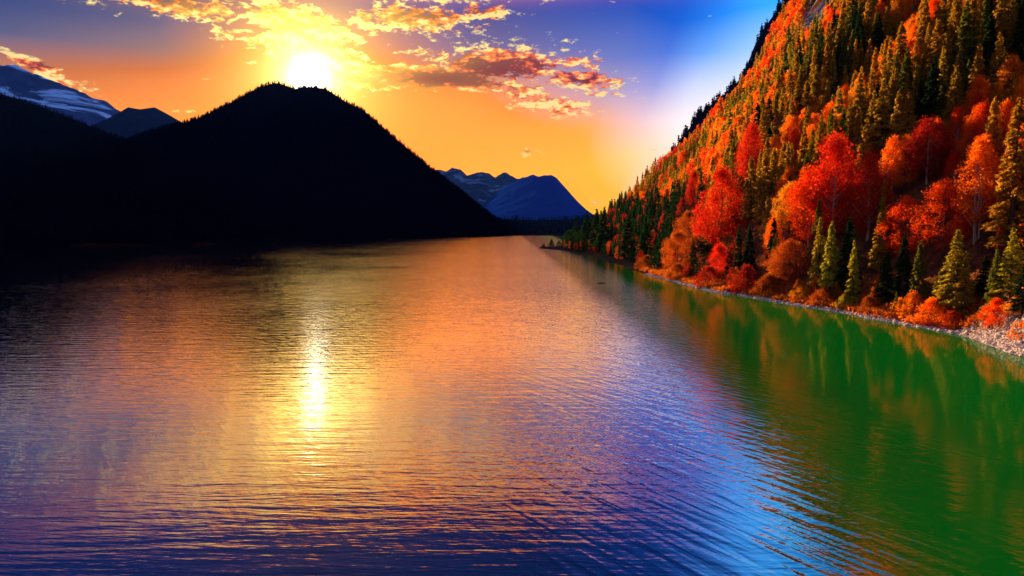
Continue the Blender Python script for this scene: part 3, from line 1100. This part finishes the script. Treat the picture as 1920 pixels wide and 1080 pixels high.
def region(px, dsh):
    band = 'shore bank' if dsh < 14 else 'lower slope' if dsh < 34 else 'middle slope' if dsh < 60 else 'upper slope'
    c = 'near lone scarlet tree' if px < 1460 else 'around scarlet column' if px < 1600 else 'left of orange pair' if px < 1680 else 'about orange pair' if px < 1790 else 'about orange larch' if px < 1865 else 'at right edge'
    return band, c


buckets = {}
for i in ind:
    tr = trees[i]
    kindw = 'spruce' if 'spruce' in tr[2] else 'larch' if tr[2] == 'larch' else 'leafy tree'
    b, c = region(tr[8], tr[10])
    buckets.setdefault((tr[3], ('tall ' if tr[7] > (17 if kindw == 'spruce' else 13.5) else 'shorter ') + kindw, b, c), []).append(i)
for (tint, kindw, b, c), lst in buckets.items():
    lst.sort(key=lambda i: trees[i][8])
    plural = kindw.replace('spruce', 'spruces').replace('larch', 'larches').replace('leafy tree', 'leafy trees')
    for k, i in enumerate(lst):
        _, _, shape, tn, x, y, zz, h, uu, vv_, dsh = trees[i]
        if len(lst) == 1:
            lab = f'{kindw.split(" ", 1)[0]} {tint} {kindw.split(" ", 1)[1]} on the {b} {c}'
        else:
            o = ORD[k] if k < len(ORD) else f'number {k + 1}'
            lab = f'{o} from left of the {plural.split(" ", 1)[0]} {tint} {plural.split(" ", 1)[1]}, {b}, {c}'
        make_tree(shape, tint, x, y, zz, h, random.uniform(0.9, 1.15), lab, 'tree', f'{tint} {plural.split(" ", 1)[1]} of the hillside')

# the remaining hillside forest as one mass
rngF = np.random.default_rng(77)
LOD = {}
for key, fn, kw, n in (('spruce', spruce_leaves, dict(R=0.165, ragged=0.3), 620), ('slim_spruce', spruce_leaves, dict(R=0.125, ragged=0.3), 520),
                       ('broad', broad_leaves, dict(R=0.26, z0=0.08, clumps=22, clump_r=0.1), 620), ('column', broad_leaves, dict(R=0.19, z0=0.08, clumps=22, pointed=.75, clump_r=.09), 560),
                       ('round', broad_leaves, dict(R=0.34, z0=0.08, clumps=24, pointed=.8, clump_r=.11), 620), ('larch', broad_leaves, dict(R=0.19, z0=0.12, clumps=20, pointed=.8, clump_r=.09), 460)):
    LOD[key] = [fn(np.random.default_rng(s + 40), n, 0.072 if 'spruce' in key else 0.062, **kw) for s in range(4)]
LODN = {key: [fn(np.random.default_rng(s + 60), 1900, 0.043 if 'spruce' in key else 0.036, **kw) for s in range(2)]
        for key, fn, kw in (('spruce', spruce_leaves, dict(R=0.165, ragged=0.3)), ('slim_spruce', spruce_leaves, dict(R=0.125, ragged=0.3)),
                            ('broad', broad_leaves, dict(R=0.26, z0=0.08, clumps=40)), ('column', broad_leaves, dict(R=0.19, z0=0.08, clumps=40, pointed=.75)),
                            ('round', broad_leaves, dict(R=0.34, z0=0.08, clumps=44, pointed=.8)), ('larch', broad_leaves, dict(R=0.19, z0=0.12, clumps=36, pointed=.8)))}
VS, TC = [], []
for i in rest:
    vis, show, shape, tint, x, y, zz, h, uu, vv_, dsh = trees[i]
    src = LODN if (y < 420 and vis) else LOD
    b = src[shape][rngF.integers(len(src[shape]))]
    a = rngF.random() * 2 * pi
    s = h * (0.9 + 0.3 * rngF.random())
    R = np.array([[cos(a) * s, -sin(a) * s, 0], [sin(a) * s, cos(a) * s, 0], [0, 0, h]])
    VS.append((b @ R.T + np.array([x, y, zz])).astype(np.float32))
    TC.append(np.repeat(np.array([jit(TINT[tint])], np.float32), len(b) // 3, 0))
VS = np.concatenate(VS)
TC = np.concatenate(TC)
me = mesh_from('hillside_forest', VS, TRI(VS), M_FOREST)
at = me.attributes.new('tint', 'FLOAT_COLOR', 'FACE')
at.data.foreach_set('color', TC.ravel())
tag(link('hillside_forest', me), 'mixed autumn forest of orange, olive and green crowns covering the far hillside', 'forest', kind='stuff')
print('hill trees', len(trees), 'forest tris', len(VS) // 3)


# ------------------------------------------------------------------ dark forests of the far slopes
def far_forest(name, label, hs, count, hmin, hmax, sampler, mat, tris=60):
    rng = np.random.default_rng(len(name))
    base = [spruce_leaves(np.random.default_rng(k), tris, 0.2, R=0.16, ragged=0.2) * np.array([1, 1, 1]) for k in range(5)]
    V = []
    P = sampler(rng, count)
    Z = hs(P[:, 0], P[:, 1])
    for (x, y), zz in zip(P, Z):
        if zz < 1.0:
            continue
        h = rng.uniform(hmin, hmax)
        a = rng.random() * 2 * pi
        R = np.array([[cos(a) * h * 1.2, -sin(a) * h * 1.2, 0], [sin(a) * h * 1.2, cos(a) * h * 1.2, 0], [0, 0, h]])
        V.append(base[rng.integers(5)] @ R.T + np.array([x, y, zz - 0.06 * h]))
    V = np.concatenate(V)
    o = link(name, mesh_from(name, V, TRI(V), mat))
    return tag(o, label, 'forest', kind='stuff')


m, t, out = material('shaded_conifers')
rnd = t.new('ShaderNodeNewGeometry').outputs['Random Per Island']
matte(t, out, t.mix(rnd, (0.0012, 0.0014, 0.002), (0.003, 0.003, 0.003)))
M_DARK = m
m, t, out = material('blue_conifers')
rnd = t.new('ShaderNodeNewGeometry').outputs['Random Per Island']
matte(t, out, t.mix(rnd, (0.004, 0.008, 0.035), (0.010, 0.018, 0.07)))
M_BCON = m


def ridge_sampler(x0, x1, D, s_front, s_back):
    def f(rng, n):
        x = rng.uniform(x0, x1, n)
        y = D - np.abs(rng.normal(0, 1, n)) * s_front
        b = rng.random(n) < 0.2
        y = np.where(b, D + rng.random(n) * s_back, y)
        return np.stack([x, y], 1)
    return f


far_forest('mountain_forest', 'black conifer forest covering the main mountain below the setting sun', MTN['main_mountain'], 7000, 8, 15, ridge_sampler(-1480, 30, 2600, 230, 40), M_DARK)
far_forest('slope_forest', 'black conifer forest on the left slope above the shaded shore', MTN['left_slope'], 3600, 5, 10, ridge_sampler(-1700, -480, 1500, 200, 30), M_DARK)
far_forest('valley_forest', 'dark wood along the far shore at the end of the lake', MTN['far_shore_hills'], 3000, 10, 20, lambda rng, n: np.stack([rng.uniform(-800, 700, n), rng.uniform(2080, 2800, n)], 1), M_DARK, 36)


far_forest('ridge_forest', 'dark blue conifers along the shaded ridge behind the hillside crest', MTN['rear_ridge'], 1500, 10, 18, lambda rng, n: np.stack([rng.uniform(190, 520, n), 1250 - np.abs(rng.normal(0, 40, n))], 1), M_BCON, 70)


# ------------------------------------------------------------------ pale stones of the right shore
def rock_shape(rng):
    import bmesh
    bm = bmesh.new()
    bmesh.ops.create_icosphere(bm, subdivisions=1, radius=1)
    v = np.array([x.co[:] for x in bm.verts])
    f = np.array([[x.index for x in q.verts] for q in bm.faces])
    bm.free()
    v = v * (0.75 + 0.5 * rng.random((len(v), 1))) * np.array([1, 0.8, 0.6])
    return v, f


rngR = np.random.default_rng(5)
shapes = [rock_shape(rngR) for _ in range(6)]
V, Fc, off = [], [], 0
for k in range(7600):
    if k < 5200:
        y = 116 + (330 - 116) * rngR.random() ** 1.8
        dsh = abs(rngR.normal(0, 1.1)) - 0.4
        r = rngR.uniform(0.10, 0.34) * (2.4 if rngR.random() < 0.05 else 1)
    else:
        y = rngR.uniform(100, 142)
        dsh = rngR.uniform(-0.3, 18)
        r = rngR.uniform(0.12, 0.45)
    x = float(shore_x(y)) + dsh
    zz = float(hill_h(x, y))
    if k >= 5200 and zz > 12.5:
        continue
    v, f = shapes[rngR.integers(6)]
    a = rngR.random() * 2 * pi
    R = np.array([[cos(a), -sin(a), 0], [sin(a), cos(a), 0], [0, 0, 1]])
    V.append((v * r) @ R.T + np.array([x, y, max(zz, -0.1) + r * 0.15]))
    Fc.append(f + off)
    off += len(v)
m, t, out = material('limestone')
rnd = t.new('ShaderNodeNewGeometry').outputs['Random Per Island']
p = geo_pos(t)
n = t.noise(p, 4.0, 4, 0.7)
principled(t, out, t.mix(t.m('ADD', t.m('MULTIPLY', rnd, 0.7), t.m('MULTIPLY', n, 0.3)), (0.34, 0.25, 0.23), (0.80, 0.66, 0.58)), 0.85, 0.2, bump(t, n, 0.4, 0.1))
me = mesh_from('shore_rubble', np.concatenate(V), np.concatenate(Fc), m)
tag(link('shore_rubble', me), 'pale limestone rubble strewn along the waterline and the embankment', 'stones', kind='stuff')

# dry grass and small brush on the right bank
V = []
rngG = np.random.default_rng(15)
for k in range(2600):
    y = 112 + (360 - 112) * rngG.random() ** 1.3
    dsh = 1.6 + abs(rngG.normal(0, 4.5))
    x = float(shore_x(y)) + dsh
    zz = float(hill_h(x, y))
    if y < 139 and zz < 10 and rngG.random() < 0.93:
        continue
    n = 34
    cen = np.stack([rngG.normal(0, 0.55, n), rngG.normal(0, 0.55, n), np.abs(rngG.normal(0.45, 0.3, n))], 1) + np.array([x, y, zz])
    ax = unit(rngG.normal(0, 0.6, (n, 3)) + np.array([0, 0, 1.0]))
    wid = unit(np.cross(ax, rngG.normal(0, 1, (n, 3))))
    L = rngG.uniform(0.4, 1.1, n)
    V.append(tri_cloud(cen, ax, wid, L, L * 0.3))
V = np.concatenate(V)
me = mesh_from('bank_undergrowth', V, TRI(V), M_LEAF)
o = link('bank_undergrowth', me)
o.color = (0.60, 0.13, 0.012, 1)
tag(o, 'rusty orange dry grass and low brush covering the right bank', 'undergrowth', kind='stuff')

# ------------------------------------------------------------------ floating log
x, y = (1127 - 960) / F * 270, 270.0
v, f = limbs([((-1.5, 0, 0.02), (-0.4, 0.1, 0.10), 0.12, 0.19), ((-0.4, 0.1, 0.10), (1.0, 0.05, 0.12), 0.19, 0.15), ((1.0, 0.05, 0.12), (1.7, 0.2, 0.28), 0.15, 0.05), ((0.1, 0.08, 0.12), (0.35, 0.1, 0.62), 0.06, 0.02)], 9)
me = mesh_from('driftwood_log', v, f, M_BARK, True)
tag(link('driftwood_log', me, loc=(x, y, 0)), 'small dark log drifting alone on the open lake', 'log')

# ------------------------------------------------------------------ gravel bars on the shaded left shore
m, t, out = material('red_gravel')
p = geo_pos(t)
matte(t, out, t.mix(t.noise(p, 0.6, 5, 0.7), (0.01, 0.002, 0.001), (0.05, 0.008, 0.002)))
for cx, cy, lx, ly in ((-505, 905, 75, 26), (-395, 960, 20, 9)):
    nx, ny = 40, 18
    X, Y = np.meshgrid(np.linspace(-1, 1, nx), np.linspace(-1, 1, ny), indexing='ij')
    r = np.clip(1 - X ** 2 - Y ** 2, -1, 1)
    Z = r * 2.4 + (fbm(X * 5 + cx, Y * 4, 3, 4) - 0.5) * 1.2 - 0.3
    me = mesh_from('gravel_bar', np.stack([cx + X * lx, cy + Y * ly, Z], -1).reshape(-1, 3), grid_faces(nx, ny), m, True)
    tag(link('gravel_bar', me), kind='structure')

# ------------------------------------------------------------------ haze: the blue air of the valley
m, t, out = material('haze')
pv = t.new('ShaderNodeVolumePrincipled')
pv.inputs['Color'].default_value = (0.06, 0.22, 1.0, 1.0)
pv.inputs['Density'].default_value = 0.0000065
pv.inputs['Anisotropy'].default_value = 0.0
t.l.new(pv.outputs[0], out.inputs['Volume'])
hv = np.array([(sx_ * 14000 + 0, sy_, sz_) for sx_ in (-1, 1) for sy_ in (-3000, 10600) for sz_ in (-10.0, 2100.0)], float)
hf = np.array([(0, 1, 3, 2), (4, 6, 7, 5), (0, 4, 5, 1), (2, 3, 7, 6), (0, 2, 6, 4), (1, 5, 7, 3)])
tag(link('haze', mesh_from('haze', hv, hf, m)), 'thin blue evening air over the valley', 'haze', kind='stuff')
